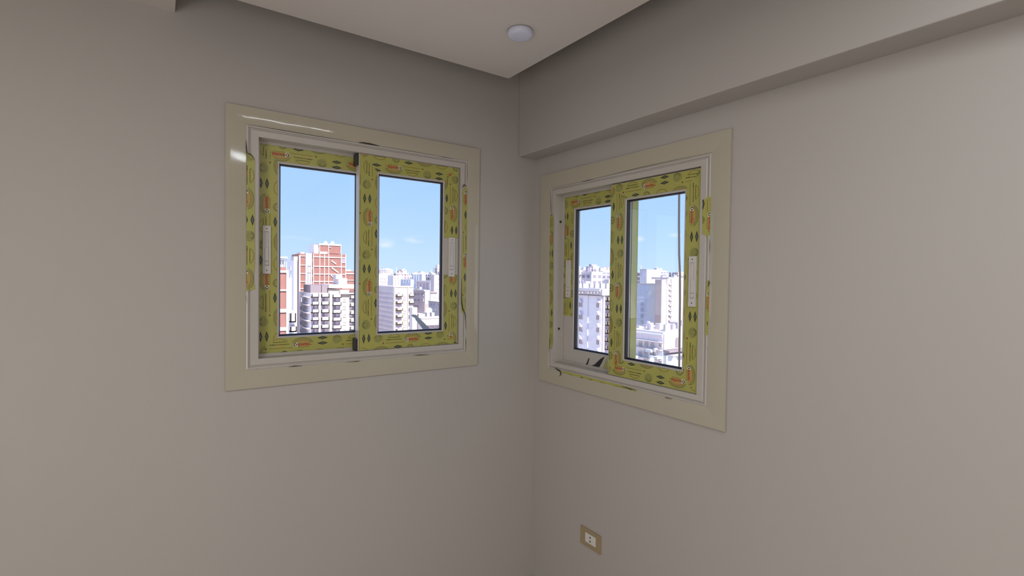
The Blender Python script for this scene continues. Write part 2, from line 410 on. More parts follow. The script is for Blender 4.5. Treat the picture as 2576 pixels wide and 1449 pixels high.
# ------------------------------------------------------------------ windows
def make_handle(parent, x0, x1, z0, z1, y, slider_lo=True):
    w_ = x1-x0; b = MB(); d = .007
    hx0, hx1 = x0+w_*.22, x1-w_*.22; hz1 = z1-.022; hz0 = z0+.030
    for a, c in (((x0, z0), (hx0, z1)), ((hx1, z0), (x1, z1)), ((hx0, hz1), (hx1, z1)), ((hx0, z0), (hx1, hz0))):
        b.box((a[0], y-d, a[1]), (c[0], y, c[1]), 'handle_plastic')
    b.box((hx0, y-.0015, hz0), (hx1, y-.0002, hz1), 'handle_plastic')
    h = b.build('handle', parent)
    # all pieces of the handle stay one level down: sliding cover, catch button and screws are in its mesh
    k = MB()
    zc_ = hz0+(hz1-hz0)*.52
    k.box((hx0+.001, y-.0052, hz0+.020), (hx1-.001, y-.0015, zc_), 'handle_plastic')
    k.box((hx0+.001, y-.0062, hz0+.004), (hx1-.001, y-.0015, hz0+.0165), 'handle_plastic')
    for zz in (z1-.011, z0+.013):
        k.cyl(((x0+x1)/2, y-d-.0006, zz), .0026, .0008, 'screw_metal', 10, 'y')
    me = h.data; bm = bmesh.new(); bm.from_mesh(me)
    tmp = bpy.data.meshes.new('t'); tmp.from_pydata(k.v, [], k.f)
    me.materials.append(MATS['screw_metal'])
    n0 = len(bm.faces); bm.from_mesh(tmp); bm.faces.ensure_lookup_table()
    for i in range(n0, len(bm.faces)): bm.faces[i].material_index = k.m[i-n0]
    bmesh.ops.recalc_face_normals(bm, faces=bm.faces[:]); bm.to_mesh(me); bm.free(); bpy.data.meshes.remove(tmp)
    md = h.modifiers.new('bevel', 'BEVEL'); md.width = .0012; md.segments = 2; md.limit_method = 'ANGLE'
    h['label'] = 'white recessed slide-catch handle with two screws'
    return h
def make_sash(parent, X0, X1, Z0, Z1, gx0, gx1, gz0, gz1, y0, y1, label):
    """X..: outer, g..: edge of the glazing bead"""
    b = MB(); yb = y0+.004
    # four mitred rails
    for poly in ([(X0, Z0), (X1, Z0), (gx1, gz0), (gx0, gz0)], [(X1, Z0), (X1, Z1), (gx1, gz1), (gx1, gz0)],
                 [(X1, Z1), (X0, Z1), (gx0, gz1), (gx1, gz1)], [(X0, Z1), (X0, Z0), (gx0, gz0), (gx0, gz1)]):
        b.prism_y(poly, y0, y1, 'sash_plastic')
    s_ = b.build('sash', parent); s_['label'] = label
    bd = MB(); bd.ring(gx0-.001, gx1+.001, gz0-.001, gz1+.001, [(0, y0), (.0005, y0-.0015), (.003, y0-.0015), (.0055, y0+.003)], 'sash_plastic')
    bd.build('glazing_bead', s_, fix=False)
    ym = y0+.016
    gk = MB(); gk.ring(gx0-.001, gx1+.001, gz0-.001, gz1+.001, [(.0055, y0+.003), (.011, y0+.010), (.0115, ym+.003), (.007, ym+.004), (-.004, y1+.002)], 'gasket')
    o = gk.build('gasket', s_, fix=False); o['label'] = 'black rubber glazing gasket'
    gp = MB().box((gx0+.006, ym-.002, gz0+.006), (gx1-.006, ym+.002, gz1-.006), 'glass').build('glass_pane', s_)
    gp['label'] = 'clear glass pane'
    return s_
def blade(name, parent, pts, y, m, th=.0012):
    o = MB().prism_y(pts, y-th, y, m).build(name, parent); return o

def make_window(name, label, W, shift, D, cc, rot, loc):
    """W in along/z, D camera distance to wall, cc camera along"""
    root = empty(name, loc, rot); tag(root, label, kind='structure')
    def sh(rect, d):      # measured on the wall face, moved to a plane d in front of it
        k = 1-d/D
        return (cc+(rect[0]-cc)*k, cc+(rect[1]-cc)*k, 1.62+(rect[2]-1.62)*k, 1.62+(rect[3]-1.62)*k)
    ox0, ox1, oz0, oz1 = sh(W['o'], .009); ix0, ix1, iz0, iz1 = sh(W['i'], .006)
    ou = [(ox0, oz0), (ox1, oz0), (ox1, oz1), (ox0, oz1)]; inn = [(ix0, iz0), (ix1, iz0), (ix1, iz1), (ix0, iz1)]
    for k in range(4):                                  # four mitred boards with a slightly crowned face
        A_, B_, Ai, Bi = ou[k], ou[(k+1) % 4], inn[k], inn[(k+1) % 4]
        b = MB(); n_ = 12; b.mi('casing_plastic')
        for i in range(n_+1):
            t_ = i/n_; y = -.0092+.0034*t_-.0010*(1-(2*t_-1)**2)
            b.v += [(A_[0]+(Ai[0]-A_[0])*t_, y, A_[1]+(Ai[1]-A_[1])*t_), (B_[0]+(Bi[0]-B_[0])*t_, y, B_[1]+(Bi[1]-B_[1])*t_)]
        for i in range(n_): b.f.append((2*i, 2*i+1, 2*i+3, 2*i+2)); b.m.append(0)
        m0 = len(b.v); b.v += list(b.v)                 # the edges of the board keep their own vertices
        m_ = len(b.v); b.v += [(p_[0], -.0022, p_[1]) for p_ in (A_, B_, Bi, Ai)]
        b.f += [(m_, m_+1, m0+1, m0), (m_+1, m_+2, m0+2*n_+1)+tuple(m0+2*i+1 for i in range(n_-1, -1, -1)), (m_+2, m_+3, m0+2*n_, m0+2*n_+1), (m_+3, m_)+tuple(m0+2*i for i in range(0, n_+1)), (m_+3, m_+2, m_+1, m_)]
        b.m += [0]*5
        o = b.build('casing_board', root, fix=False)
        for i in range(n_): o.data.polygons[i].use_smooth = True
    f = W['f']; jx0, jx1, jz0, jz1 = sh(W['i'], .004)
    # stepped frame: outer lip, groove, flat face, reveal, middle track rib
    b = MB(); fx0, fx1, fz0, fz1 = f
    def insets(t): return (jx0+(fx0-jx0)*t, jx1+(fx1-jx1)*t, jz0+(fz0-jz0)*t, jz1+(fz1-jz1)*t)
    prof = [(-.10, .03), (0, -.0045), (.12, -.0065), (.22, -.0045), (.25, .001), (.34, .001), (.38, -.003), (.44, -.005), (1, -.004), (1, .046)]
    rows = []
    for tt, y in prof:
        a = insets(tt); i = len(b.v); b.v += [(a[0], y, a[2]), (a[1], y, a[2]), (a[1], y, a[3]), (a[0], y, a[3])]; rows.append(i)
    for a, c in zip(rows, rows[1:]):
        for k in range(4):
            k2 = (k+1) % 4; b.f.append((a+k, a+k2, c+k2, c+k)); b.m.append(b.mi('frame_plastic'))
    b.ring(fx0, fx1, fz0, fz1, [(0, .046), (.011, .046), (.011, .0495), (-.004, .0495), (-.004, .095), (.012, .095), (.012, .11), (-.03, .11), (-.03, .03)], 'frame_plastic')
    fr = b.build('window_frame', root, fix=False)
    fr['label'] = 'stepped white plastic frame around the sliding sashes'
    return root, fr

# ---- left window: local = world x, y, z (origin on wall line)
win1, fr1 = make_window('window_1', 'white sliding window in the left wall, frames still in printed yellow film', LW, 0, 2.0485, -1.5824, 0, (0, 0, 0))
f = LW['f']
gt, gb = 2.0500, 1.3715
front = make_sash(win1, -.9112, -.4470, f[2]+.001, f[3]-.0006, -.8310, -.5222, gb, gt, .006, .043, 'front sliding sash on the right')
bt, bb = atY(700.5, 408, .051).z, atY(700.5, 849, .051).z
bx0 = atY(699.5, 600, .051).x
back = make_sash(win1, f[0]+.002, -.822, f[2]+.002, f[3]-.002, bx0, -.898, bb, bt, .051, .088, 'rear sliding sash on the left')
yF, yB = .006, .051
X0, X1, Z0, Z1 = f[0]+.003, -.8230, f[2]+.003, f[3]-.003
A = lambda px, py, Y=yB: (atY(px, py, Y).x, atY(px, py, Y).z)
g0, g1 = bx0-.003, -.898
film('protective_film', back, [(X0, Z0), (g0, bb-.003), (g0, bt+.003), (X0, Z1)], [(X0, Z0), (g0, bb-.003), (g0, bt+.003), (X0, Z1)], A(672, 512), '+z', yB)
film('protective_film', back, [(X0, Z1), (g0, bt+.003), (g1+.003, bt+.003), (X1, Z1)], [(X0, Z1), (g0, bt+.003), (g1+.003, bt+.003), (X1, Z1)], A(703, 388), '-x', yB)
film('protective_film', back, [(X0, Z0), (X1, Z0), (g1+.003, bb-.003), (g0, bb-.003)], [(X0, Z0), (X1, Z0), (g1+.003, bb-.003), (g0, bb-.003)], A(762, 866), '+x', yB)
X0, X1, Z0, Z1 = -.9085, -.4490, f[2]+.002, f[3]-.002
g0, g1, gB, gT = -.8340, -.5192, gb-.003, gt+.003
A = lambda px, py, Y=yF: (atY(px, py, Y).x, atY(px, py, Y).z)
film('protective_film', front, [(X0, Z0), (g0, gB), (g0, gT), (X0, Z1)], [(X0, Z0), (g0, gB), (g0, gT), (X0, Z1)], A(930, 546), '+z', yF)
film('protective_film', front, [(X0, Z1), (g0, gT), (g1, gT), (X1, Z1)], [(X0, Z1), (g0, gT), (g1, gT), (X1, Z1)], A(990, 421), '-x', yF)
film('protective_film', front, [(X0, Z0), (X1, Z0), (g1, gB), (g0, gB)], [(X0, Z0), (X1, Z0), (g1, gB), (g0, gB)], A(1038, 853), '+x', yF)
pz1, pz0 = 1.7935, 1.6275   # bare patch behind the handle
film('protective_film', front, [(g1, pz1), (X1, pz1+.001), (X1, Z1), (g1, gT)], [(g1, pz1), (X1, pz1), (X1, Z1), (g1, gT)], A(1137, 538), '-z', yF)
film('protective_film', front, [(g1, gB), (X1, Z0), (X1, pz0+.002), (g1, pz0)], [(g1, gB), (X1, Z0), (X1, pz0), (g1, pz0)], A(1137, 538), '-z', yF)
a = atY(661, 567, .044); c = atY(681, 689, .044)
make_handle(back, a.x, c.x, c.z, a.z, yB-.0008)
a = atY(1129.5, 597, .0); c = atY(1143.5, 696, .0)
make_handle(front, a.x, c.x, c.z, a.z, yF-.0002)
cap = MB(); cap.box((-.922, .012, f[3]-.050), (-.9116, .047, f[3]-.001), 'black_plastic'); cap.build('interlock_cap', front, bevel=.003)['label'] = 'black plastic block at the sash meeting edge'
cap = MB(); cap.box((-.922, .012, f[2]+.001), (-.9116, .047, f[2]+.050), 'black_plastic'); cap.build('interlock_cap', front, bevel=.003)['label'] = 'black plastic block at the sash meeting edge'
def P(px, py): v = atY(px, py, -.005); return (v.x, v.z)
rem = [P(619.5, 735), P(622, 731), P(636, 729), P(641, 727), P(638, 700), P(641, 660), P(640.5, 600), P(641, 405), P(637, 395), P(631, 388), P(625, 384), P(619.5, 379)]
film('film_remnant', fr1, rem, [P(620, 731), P(640.3, 726), P(640.3, 405), P(620, 386)], P(618, 500), '-z', -.0058)
rem = [P(1160, 782), P(1165, 790), P(1170, 782), P(1173, 640), P(1175, 476), P(1169, 470), P(1163, 478), P(1162.5, 600), P(1160, 700)]
film('film_remnant', fr1, rem, [P(1161, 781), P(1170, 781), P(1174, 480), P(1163.5, 480)], P(1171, 500), '-z', -.0058)
def crack(parent, pts, fn, w_=.0016):
    """thin dark open joint along a polyline of pixels"""
    up = []; dn = []
    V = [fn(*p) for p in pts]
    for k, v in enumerate(V):
        a = V[max(0, k-1)]; c = V[min(len(V)-1, k+1)]; dx, dz = c[0]-a[0], c[1]-a[1]; n_ = math.hypot(dx, dz) or 1
        ww = w_*(.25 if k in (0, len(V)-1) else random.uniform(.7, 1.3))
        up.append((v[0]-dz/n_*ww, v[1]+dx/n_*ww)); dn.append((v[0]+dz/n_*ww, v[1]-dx/n_*ww))
    for k in range(len(V)-1):
        yield [dn[k], dn[k+1], up[k+1], up[k]]
def cracks(parent, lst, fn, y=-.0092):
    for pts, w_ in lst:
        b = MB()
        for pl in crack(parent, pts, fn, w_): b.prism_y(pl, y-.0004, y, 'dirt')
        b.build('open_joint', parent)['label'] = 'dark gap where the sealant is missing'
def P9(px, py): v = atY(px, py, -.009); return (v.x, v.z)
cracks(win1, [([(619, 352), (619.5, 370), (621, 384), (628, 388), (634, 392), (641, 403)], .0016),
              ([(620, 312), (700, 326), (800, 343), (886, 356)], .0006),
              ([(902, 358), (912, 359), (930, 362), (955, 367)], .0030), ([(960, 368), (1040, 381), (1100, 392)], .0005),
              ([(1104, 394), (1118, 396), (1140, 400)], .0010), ([(1174, 410), (1175.5, 440), (1172, 458)], .0008),
              ([(1163, 472), (1167, 465), (1174, 468)], .0036), ([(1161, 700), (1161, 760), (1164, 776), (1170, 790), (1172, 830)], .0020),
              ([(1171, 848), (1172, 858), (1171, 884)], .0012), ([(1040, 894), (1056, 893), (1080, 892)], .0014),
              ([(726, 923), (740, 921), (760, 920)], .0012), ([(645, 929), (649, 929)], .0012), ([(870, 911), (900, 909), (906, 908)], .0010),
              ([(619, 742), (620, 760)], .0010)], P9)

# ---- right window: local x = -world y, local y = world x
win2, fr2 = make_window('window_2', 'white sliding window in the right wall under the beam, film partly peeled', RW, 0, 1.5824, 2.0485, -math.pi/2, (0, 0, 0))
def BX(px, py, X=0.0): v = atX(px, py, X); return (-v.y, v.z)
f = RW['f']
gz0_, gz1_ = 1.2805, 1.9503
front2 = make_sash(win2, .5175, f[1]-.0035, f[2]+.001, f[3]-.0035, .6000, .8925, gz0_, gz1_, .006, .043, 'front sliding sash on the right')
bl = BX(1445, 600, .051)[0]; bt2, bb2 = BX(1445, 525.5, .051)[1], BX(1440, 880, .051)[1]
back2 = make_sash(win2, .157, .598, f[2]+.002, f[3]-.002, bl-.002, .520, bb2, bt2, .051, .088, 'rear sliding sash on the left, film torn off low down')
X0, X1, Z0, Z1 = .158, .5975, f[2]+.003, f[3]-.003
g0, g1 = bl-.005, .523
tz = 1.434
film('protective_film', back2, [(X0, tz+.004), (X0+.02, tz-.003), (X0+.045, tz+.006), (g0-.012, tz+.002), (g0, tz-.004), (g0, bt2+.003), (X0, Z1)],
     [(X0, tz+.006), (g0, tz+.006), (g0, bt2+.003), (X0, Z1)], BX(1428, 583, .051), '+z', yB)
film('protective_film', back2, [(X0, Z1), (g0, bt2+.003), (g1, bt2+.003), (X1, Z1)], [(X0, Z1), (g0, bt2+.003), (g1, bt2+.003), (X1, Z1)], BX(1447, 508, .051), '-x', yB)
film('protective_film', back2, [(g1, bb2-.003), (X1, Z0), (X1, Z1), (g1, bt2+.003)], [(g1, bb2-.003), (X1, Z0), (X1, Z1), (g1, bt2+.003)], BX(1593, 640, .051), '+z', yB)
MB().box((.5975, .0502, Z0), (.5985, .088, Z1), 'film').build('film_return', back2)['label'] = 'yellow film wrapped round the sash edge'
p = lambda x, y: BX(x, y, .05)
film('protective_film', back2, [p(1470, 922), p(1527, 945), p(1527, 898), p(1516, 926), p(1503, 925), p(1490, 921)], [p(1472, 923), p(1526, 944), p(1526, 900), p(1512, 926)], p(1500, 940), '-x', yB)
blade('torn_backing', back2, [p(1477, 923), p(1490, 919), p(1506, 926), p(1513, 914), p(1521, 897), p(1512, 902), p(1504, 909), p(1496, 917), p(1486, 920)][::-1], yB-.001, 'black_plastic')['label'] = 'black torn flap of adhesive backing'
blade('torn_backing', back2, [p(1471, 922), p(1476, 923), p(1480, 912), p(1483, 901), p(1481, 901), p(1478, 909)], yB-.001, 'black_plastic')['label'] = 'thin black torn sliver'
X0, X1, Z0, Z1 = .5195, f[1]-.005, f[2]+.002, f[3]-.005
g0, g1, gB, gT = .5970, .8955, gz0_-.003, gz1_+.003
p = lambda x, y: BX(x, y, .006)
film('protective_film', front2, [(X0, Z0), (g0, gB), (g0, gT), (X0, Z1)], [(X0, Z0), (g0, gB), (g0, gT), (X0, Z1)], p(1556, 559), '-z', yF)
film('protective_film', front2, [(X0, Z1), (g0, gT), (g1, gT), (X1, Z1)], [(X0, Z1), (g0, gT), (g1, gT), (X1, Z1)], p(1633, 467), '+x', yF)
film('protective_film', front2, [(X0, Z0), (X1, Z0), (g1, gB), (g0, gB)], [(X0, Z0), (X1, Z0), (g1, gB), (g0, gB)], p(1703, 957), '-x', yF)
film('protective_film', front2, [(g1, gB), (X1, Z0), (X1, Z1), (g1, gT)], [(g1, gB), (X1, Z0), (X1, Z1), (g1, gT)], p(1741, 544), '-z', yF)
a = BX(1424.5, 655, .044); c = BX(1431, 748, .044)
make_handle(back2, a[0]-.001, c[0]+.006, c[1], a[1], yB-.0008)
a = BX(1733.5, 645, 0); c = BX(1749.5, 772, 0)
make_handle(front2, a[0], c[0], c[1], a[1], yF-.0008)
cap = MB(); cap.box((.5095, .012, f[3]-.060), (.5165, .047, f[3]-.001), 'black_plastic'); cap.build('interlock_cap', front2, bevel=.002)['label'] = 'black plastic block at the sash meeting edge'
cap = MB(); cap.box((.5095, .012, f[2]+.001), (.5165, .047, f[2]+.050), 'black_plastic'); cap.build('interlock_cap', front2, bevel=.002)['label'] = 'black plastic block at the sash meeting edge'
# loose pale seal hanging along the right of the front pane
b = MB(); pr = [(1709, 484), (1708.5, 560), (1709, 640), (1711, 690), (1711, 760), (1710, 850), (1709, 927)]
V = [BX(a_, c_, .020) for a_, c_ in pr]
for k in range(len(V)-1):
    b.prism_y([(V[k+1][0]-.0045, V[k+1][1]), (V[k+1][0]+.0035, V[k+1][1]), (V[k][0]+.0035, V[k][1]), (V[k][0]-.0045, V[k][1])], .0185, .0205, 'gasket_grey')
b.build('loose_seal', front2)['label'] = 'pale grey seal strip hanging loose and wavy'
def P2(px, py): v = atX(px, py, -.005); return (-v.y, v.z)
rem = [P2(1382, 870), P2(1387, 880), P2(1391, 862), P2(1391.5, 700), P2(1392.5, 545), P2(1386, 540), P2(1384, 545), P2(1383, 700)]
film('film_remnant', fr2, rem, [P2(1382.5, 865), P2(1391, 860), P2(1392, 548), P2(1384.5, 548)], P2(1384, 600), '-z', -.0058)
rem = [P2(1410, 937), P2(1500, 961), P2(1604, 986), P2(1598, 979), P2(1560, 968), P2(1500, 953), P2(1420, 933)]
film('film_remnant', fr2, rem, [P2(1412, 937), P2(1500, 960), P2(1598, 983), P2(1560, 969), P2(1500, 954), P2(1420, 934)], P2(1436, 957), '+x', -.0058)
rem = [P2(1767, 590), P2(1772, 588), P2(1780, 597), P2(1787, 590), P2(1789, 500), P2(1783, 490), P2(1775, 502), P2(1767.5, 501)]
film('film_remnant', fr2, rem, [P2(1768, 588), P2(1786, 588), P2(1788, 503), P2(1768, 503)], P2(1786, 560), '-z', -.0058)
rem = [P2(1774.5, 843), P2(1781, 843), P2(1784, 790), P2(1785.5, 708), P2(1779, 705), P2(1776, 745)]
film('film_remnant', fr2, rem, [P2(1775.5, 840), P2(1780, 840), P2(1785, 710), P2(1777.5, 745)], P2(1784, 760), '-z', -.0058)
def P29(px, py): v = atX(px, py, -.009); return (-v.y, v.z)
cracks(win2, [([(1461, 458), (1478, 454), (1494, 451)], .0014), ([(1386, 476), (1460, 458)], .0004), ([(1494, 450), (1600, 424), (1700, 402), (1791, 383)], .0006),
              ([(1385, 480), (1385.5, 520), (1387, 541)], .0010), ([(1384, 541), (1390, 541)], .0026),
              ([(1396, 925), (1404, 931), (1409, 933), (1411, 940), (1408, 947)], .0042), ([(1382, 850), (1383, 866), (1380, 885)], .0014),
              ([(1560, 972), (1578, 976), (1602, 983)], .0012), ([(1672, 999), (1678, 1001), (1691, 1004)], .0014),
              ([(1783, 705), (1784, 712), (1781, 722)], .0018), ([(1786, 600), (1785.5, 620), (1785, 637)], .0008), ([(1779, 875), (1779, 878)], .0014)], P29)
for py in (558, 827):   # plugged fixing holes in the left reveal
    v = BX(1410.5 if py < 700 else 1406, py, .03)
    MB().cyl((.1585, .03, v[1]), .006, .002, 'dirt', 10, 'x').build('drill_hole', win2)

# ------------------------------------------------------------------ ceiling light
lc = atZ(1308.5, 86.5, CEIL-.013)
root = empty('ceiling_light', (lc.x, lc.y, CEIL)); tag(root, 'small round white surface light on the dropped ceiling', 'ceiling light')
MB().cyl((0, 0, -.003), .045, .003, 'lamp_rim', 40).build('mounting_rim', root)
b = MB(); n = 40; prof = [(.0435, -.003), (.0445, -.007), (.0440, -.015), (.0405, -.0205), (.032, -.0225), (0.0, -.023)]
for r, z in prof:
    for k in range(n): b.v.append((r*math.cos(2*math.pi*k/n), r*math.sin(2*math.pi*k/n), z))
for i in range(len(prof)-1):
    for k in range(n):
        k2 = (k+1) % n; b.f.append((i*n+k, i*n+k2, (i+1)*n+k2, (i+1)*n+k)); b.m.append(b.mi('lamp_plastic'))
b.build('diffuser', root, smooth=True, fix=True)

# ------------------------------------------------------------------ wall socket
c0, c1 = atX(1463.5, 1340, 0), atX(1513, 1372, 0)
sy0, sy1 = -.3750, -.5010; sz = .4525
root = empty('wall_socket', (0, (sy0+sy1)/2, sz)); tag(root, 'beige wall socket plate low on the wall beneath the right window', 'socket')
hw, hh = .063, .0400
b = MB()
for a, c in (((-hw, -hh), (-.0345, hh)), ((.0345, -hh), (hw, hh)), ((-.0345, .0225), (.0345, hh)), ((-.0345, -hh), (.0345, -.0225))):
    b.box((-.007, a[0], a[1]), (0, c[0], c[1]), 'socket_plate')
b.build('cover_plate', root, bevel=.0008)['label'] = 'beige rectangular cover plate'
MB().box((-.0075, -.0335, -.0215), (0, .0335, .0215), 'socket_white').build('outlet_insert', root, bevel=.0015)['label'] = 'white outlet insert'
for z in (-.0085, .0085):
    MB().cyl((-.0079, 0, z), .0038, .0006, 'hole', 12, 'x').build('pin_hole', root)
# ------------------------------------------------------------------ the city outside
GZ = -38.0
tag(MB().box((-3000, 25, GZ-1), (3500, 4000, GZ), 'ground').box((25, -2500, GZ-1), (3500, 25, GZ), 'ground').build('ground'), 'hazy pale ground between the city blocks', kind='structure')
class Bld:
    """axis-parallel building; front on plane y=Y, left side on plane x=x0. All edges read off sight lines, sizes in metres"""
    def __init__(s, name, label, Y, xl, xr, top, m, side_px=None, depth=14, mside=None, group=None, base=None, X=None):
        s.Y = Y
        if X is not None:      # seen mostly on its left side (plane x = X); xl..xr span the side, corner at xr
            a = atX(xl, top, X); c = atX(xr, top, X); s.x0 = X; s.Y = c.y; s.x1 = X+depth; s.y1 = a.y; s.zt = atX(xr, top, X).z
        else:
            a = atY(xl, top, Y); c = atY(xr, top, Y); s.x0, s.x1, s.zt = a.x, c.x, a.z
            s.y1 = Y+depth
            if side_px is not None: s.y1 = max(Y+3, min(Y+60, atX(side_px, top, s.x0).y))
        s.z0 = GZ if base is None else base
        s.org = ((s.x0+s.x1)/2, (s.Y+s.y1)/2, s.z0)
        s.root = empty(name, s.org); tag(s.root, label, 'building', group)
        b = MB()
        b.box((s.x0, s.Y, s.z0), (s.x1, s.y1, s.zt), m)
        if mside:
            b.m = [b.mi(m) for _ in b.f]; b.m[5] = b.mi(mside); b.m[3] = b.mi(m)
        s.part(b, 'wall')
    def part(s, mb, name, parent=None):
        mb.v = [(p[0]-s.org[0], p[1]-s.org[1], p[2]-s.org[2]) for p in mb.v]
        return mb.build(name, parent or s.root)
    def FY(s, xa, ya, xb, yb):
        ym, xm = (ya+yb)/2, (xa+xb)/2
        return atY(xa, ym, s.Y).x, atY(xb, ym, s.Y).x, atY(xm, yb, s.Y).z, atY(xm, ya, s.Y).z
    def FX(s, xa, ya, xb, yb):     # on the left side; returns y range, z range
        ym, xm = (ya+yb)/2, (xa+xb)/2
        y = sorted((atX(xa, ym, s.x0).y, atX(xb, ym, s.x0).y))
        return y[0], y[1], atX(xm, yb, s.x0).z, atX(xm, ya, s.x0).z
    def slab(s, name, px, m, out=.15, back=.1):
        a, b_, c, d = s.FY(*px); return s.part(MB().box((a, s.Y-out, c), (b_, s.Y+back, d), m), name)
    def slabx(s, name, px, m, out=.15):
        a, b_, c, d = s.FX(*px); return s.part(MB().box((s.x0-out, a, c), (s.x0+.1, b_, d), m), name)
    def win(s, px, m='window_dark', fm='balcony_white', bar=True):
        a, b_, c, d = s.FY(*px); e = .12; Y = s.Y; f = MB()
        for p, q_ in (((a-e, c-e), (a, d+e)), ((b_, c-e), (b_+e, d+e)), ((a, d), (b_, d+e)), ((a, c-e), (b_, c))): f.box((p[0], Y-.18, p[1]), (q_[0], Y+.05, q_[1]), fm)
        if bar: f.box(((a+b_)/2-.05, Y-.1, c), ((a+b_)/2+.05, Y+.05, d), fm)
        fo = s.part(f, 'window'); s.part(MB().box((a, Y-.05, c), (b_, Y+.02, d), m), 'pane', fo); return fo
    def winx(s, px, m='window_dark', fm='balcony_white', ped=False):
        a, b_, c, d = s.FX(*px); e = .12; X = s.x0; f = MB()
        for p, q_ in (((a-e, c-e), (a, d+e)), ((b_, c-e), (b_+e, d+e)), ((a, d), (b_, d+e)), ((a, c-e), (b_, c)), (((a+b_)/2-.08, c), ((a+b_)/2+.08, d))): f.box((X-.18, p[0], p[1]), (X+.05, q_[0], q_[1]), fm)
        fo = s.part(f, 'window'); s.part(MB().box((X-.05, a, c), (X+.02, b_, d), m), 'pane', fo)
        if ped:
            g_ = MB(); w_ = (b_-a)*.85; mid = (a+b_)/2
            g_.prism_x([(mid-w_, d+.2), (mid+w_, d+.2), (mid, d+.95)], X-.5, X, 'recess'); s.part(g_, 'pediment', fo)
        return fo
    def balc(s, px, open_h, m='balcony_white', out=1.3, dm='recess'):
        """px = parapet rectangle; the shaded opening above it is open_h px tall"""
        xa, ya, xb, yb = px; a, b_, c, d = s.FY(xa, ya, xb, yb); zt = s.FY(xa, ya-open_h, xb, ya)[3]
        f = MB(); f.box((a, s.Y-out, c), (b_, s.Y-out+.15, d), m); f.box((a, s.Y-out, c), (b_, s.Y, c+.2), m)
        f.box((a, s.Y-out, c), (a+.15, s.Y, d), m); f.box((b_-.15, s.Y-out, c), (b_, s.Y, d), m)
        fo = s.part(f, 'balcony'); s.part(MB().box((a+.1, s.Y-.06, c+.2), (b_-.1, s.Y+.02, zt), dm), 'balcony_opening', fo)
        w_ = (b_-a); s.part(MB().box((a+w_*.3, s.Y-.12, c+.2), (a+w_*.7, s.Y-.05, zt-.3), 'window_dark'), 'balcony_door', fo)
        return fo

# --- seen through the left window, left pane
B = Bld('brick_tower', 'slim brick tower with white corner column at the left edge of the left window view', 80, 690, 719.3, 672, 'brick', depth=10)
for y in (680, 728, 777, 823): B.slab('concrete_band', (690, y, 725, y+(6 if y == 680 else 4 if y == 728 else 9)), 'white_render', .25)
B.slab('corner_column', (719.3, 680, 725.5, 845), 'white_render', .3, 9)
B.slab('corner_column', (699.0, 680, 701.0, 845), 'white_render', .25)
r_ = B.slab('roof_hut', (700, 654, 716, 672), 'balcony_white', -.4, 4)
B.slab('roof_hut_cover', (699, 646, 722, 650), 'white_render', .6, 5)
for x in (702, 708, 714, 720): B.slab('roof_post', (x, 650, x+1, 672), 'recess', .1)
for (a, c) in ((787, 810), (820, 834)):
    B.balc((727, a, 741 if a < 800 else 743, c), 6, out=1.0)
B.slab('side_wing', (725.5, 700, 741, 850), 'grey_shade_lift', -2, 9)
B = Bld('grey_slab_block', 'tall grey slab block with a bright white end face, between two brick towers', 132, 739, 748, 655, 'white_render', side_px=722, mside='grey_shade_lift')
for y in (672, 692, 711, 731, 750): B.winx((729.2, y, 732.2, y+6), fm='grey_shade_lift')
B.slab('stair_cap', (740.5, 645, 750, 655), 'concrete', -.5, 4)
B = Bld('brick_high_rise', 'widest red brick high-rise with two white water tanks on its roof', 170, 787, 870, 637.5, 'brick', depth=13)
for y in (646, 669.5, 688.5, 707): B.slab('concrete_band', (787, y, 870, y+2.6), 'concrete', .25)
for x in (787, 803, 815, 825.5, 857, 868): B.slab('concrete_column', (x, 638, x+1.9, 716), 'concrete', .3)
B.slab('roof_block', (791, 615, 803, 638), 'grey_shade_lift', -.6, 8); b_ = B.slab('roof_block', (803, 615.5, 858, 638), 'brick', .02, 10)
B.slab('concrete_band', (802, 613.5, 858, 618), 'concrete', .25, 10)
for x in (803, 825.5, 856): B.slab('concrete_column', (x, 616, x+1.6, 638), 'concrete', .3)
B.slab('painted_panel', (805, 633, 824, 639), 'white_render', .15)
B.slab('roof_vent', (827.5, 621, 832, 624), 'window_dark', .3)
for k, (x0_, y0_, x1_, y1_) in enumerate(((833, 654, 845, 662), (834, 672, 851, 684), (832, 690, 846, 701))):
    a, c, z0_, z1_ = B.FY(x0_, y0_, x1_, y1_); bb_ = MB(); hh_ = .5
    i = len(bb_.v); bb_.v += [(a, B.Y-.3, z1_), (a, B.Y-.3, z1_-hh_), (c, B.Y-.3, z0_-hh_), (c, B.Y-.3, z0_), (a, B.Y, z1_), (a, B.Y, z1_-hh_), (c, B.Y, z0_-hh_), (c, B.Y, z0_)]
    for f_ in ((0, 1, 2, 3), (7, 6, 5, 4), (0, 4, 5, 1), (1, 5, 6, 2), (2, 6, 7, 3), (3, 7, 4, 0)): bb_.f.append(f_); bb_.m.append(bb_.mi('concrete'))
    B.part(bb_, 'stair_beam')
B.win((859.5, 649.5, 867.5, 661), 'window_dark', 'concrete', False)
for y in (651, 671, 690, 707): B.slab('shaft_opening', (783.5, y, 786, y+7), 'window_dark', .1, 4)
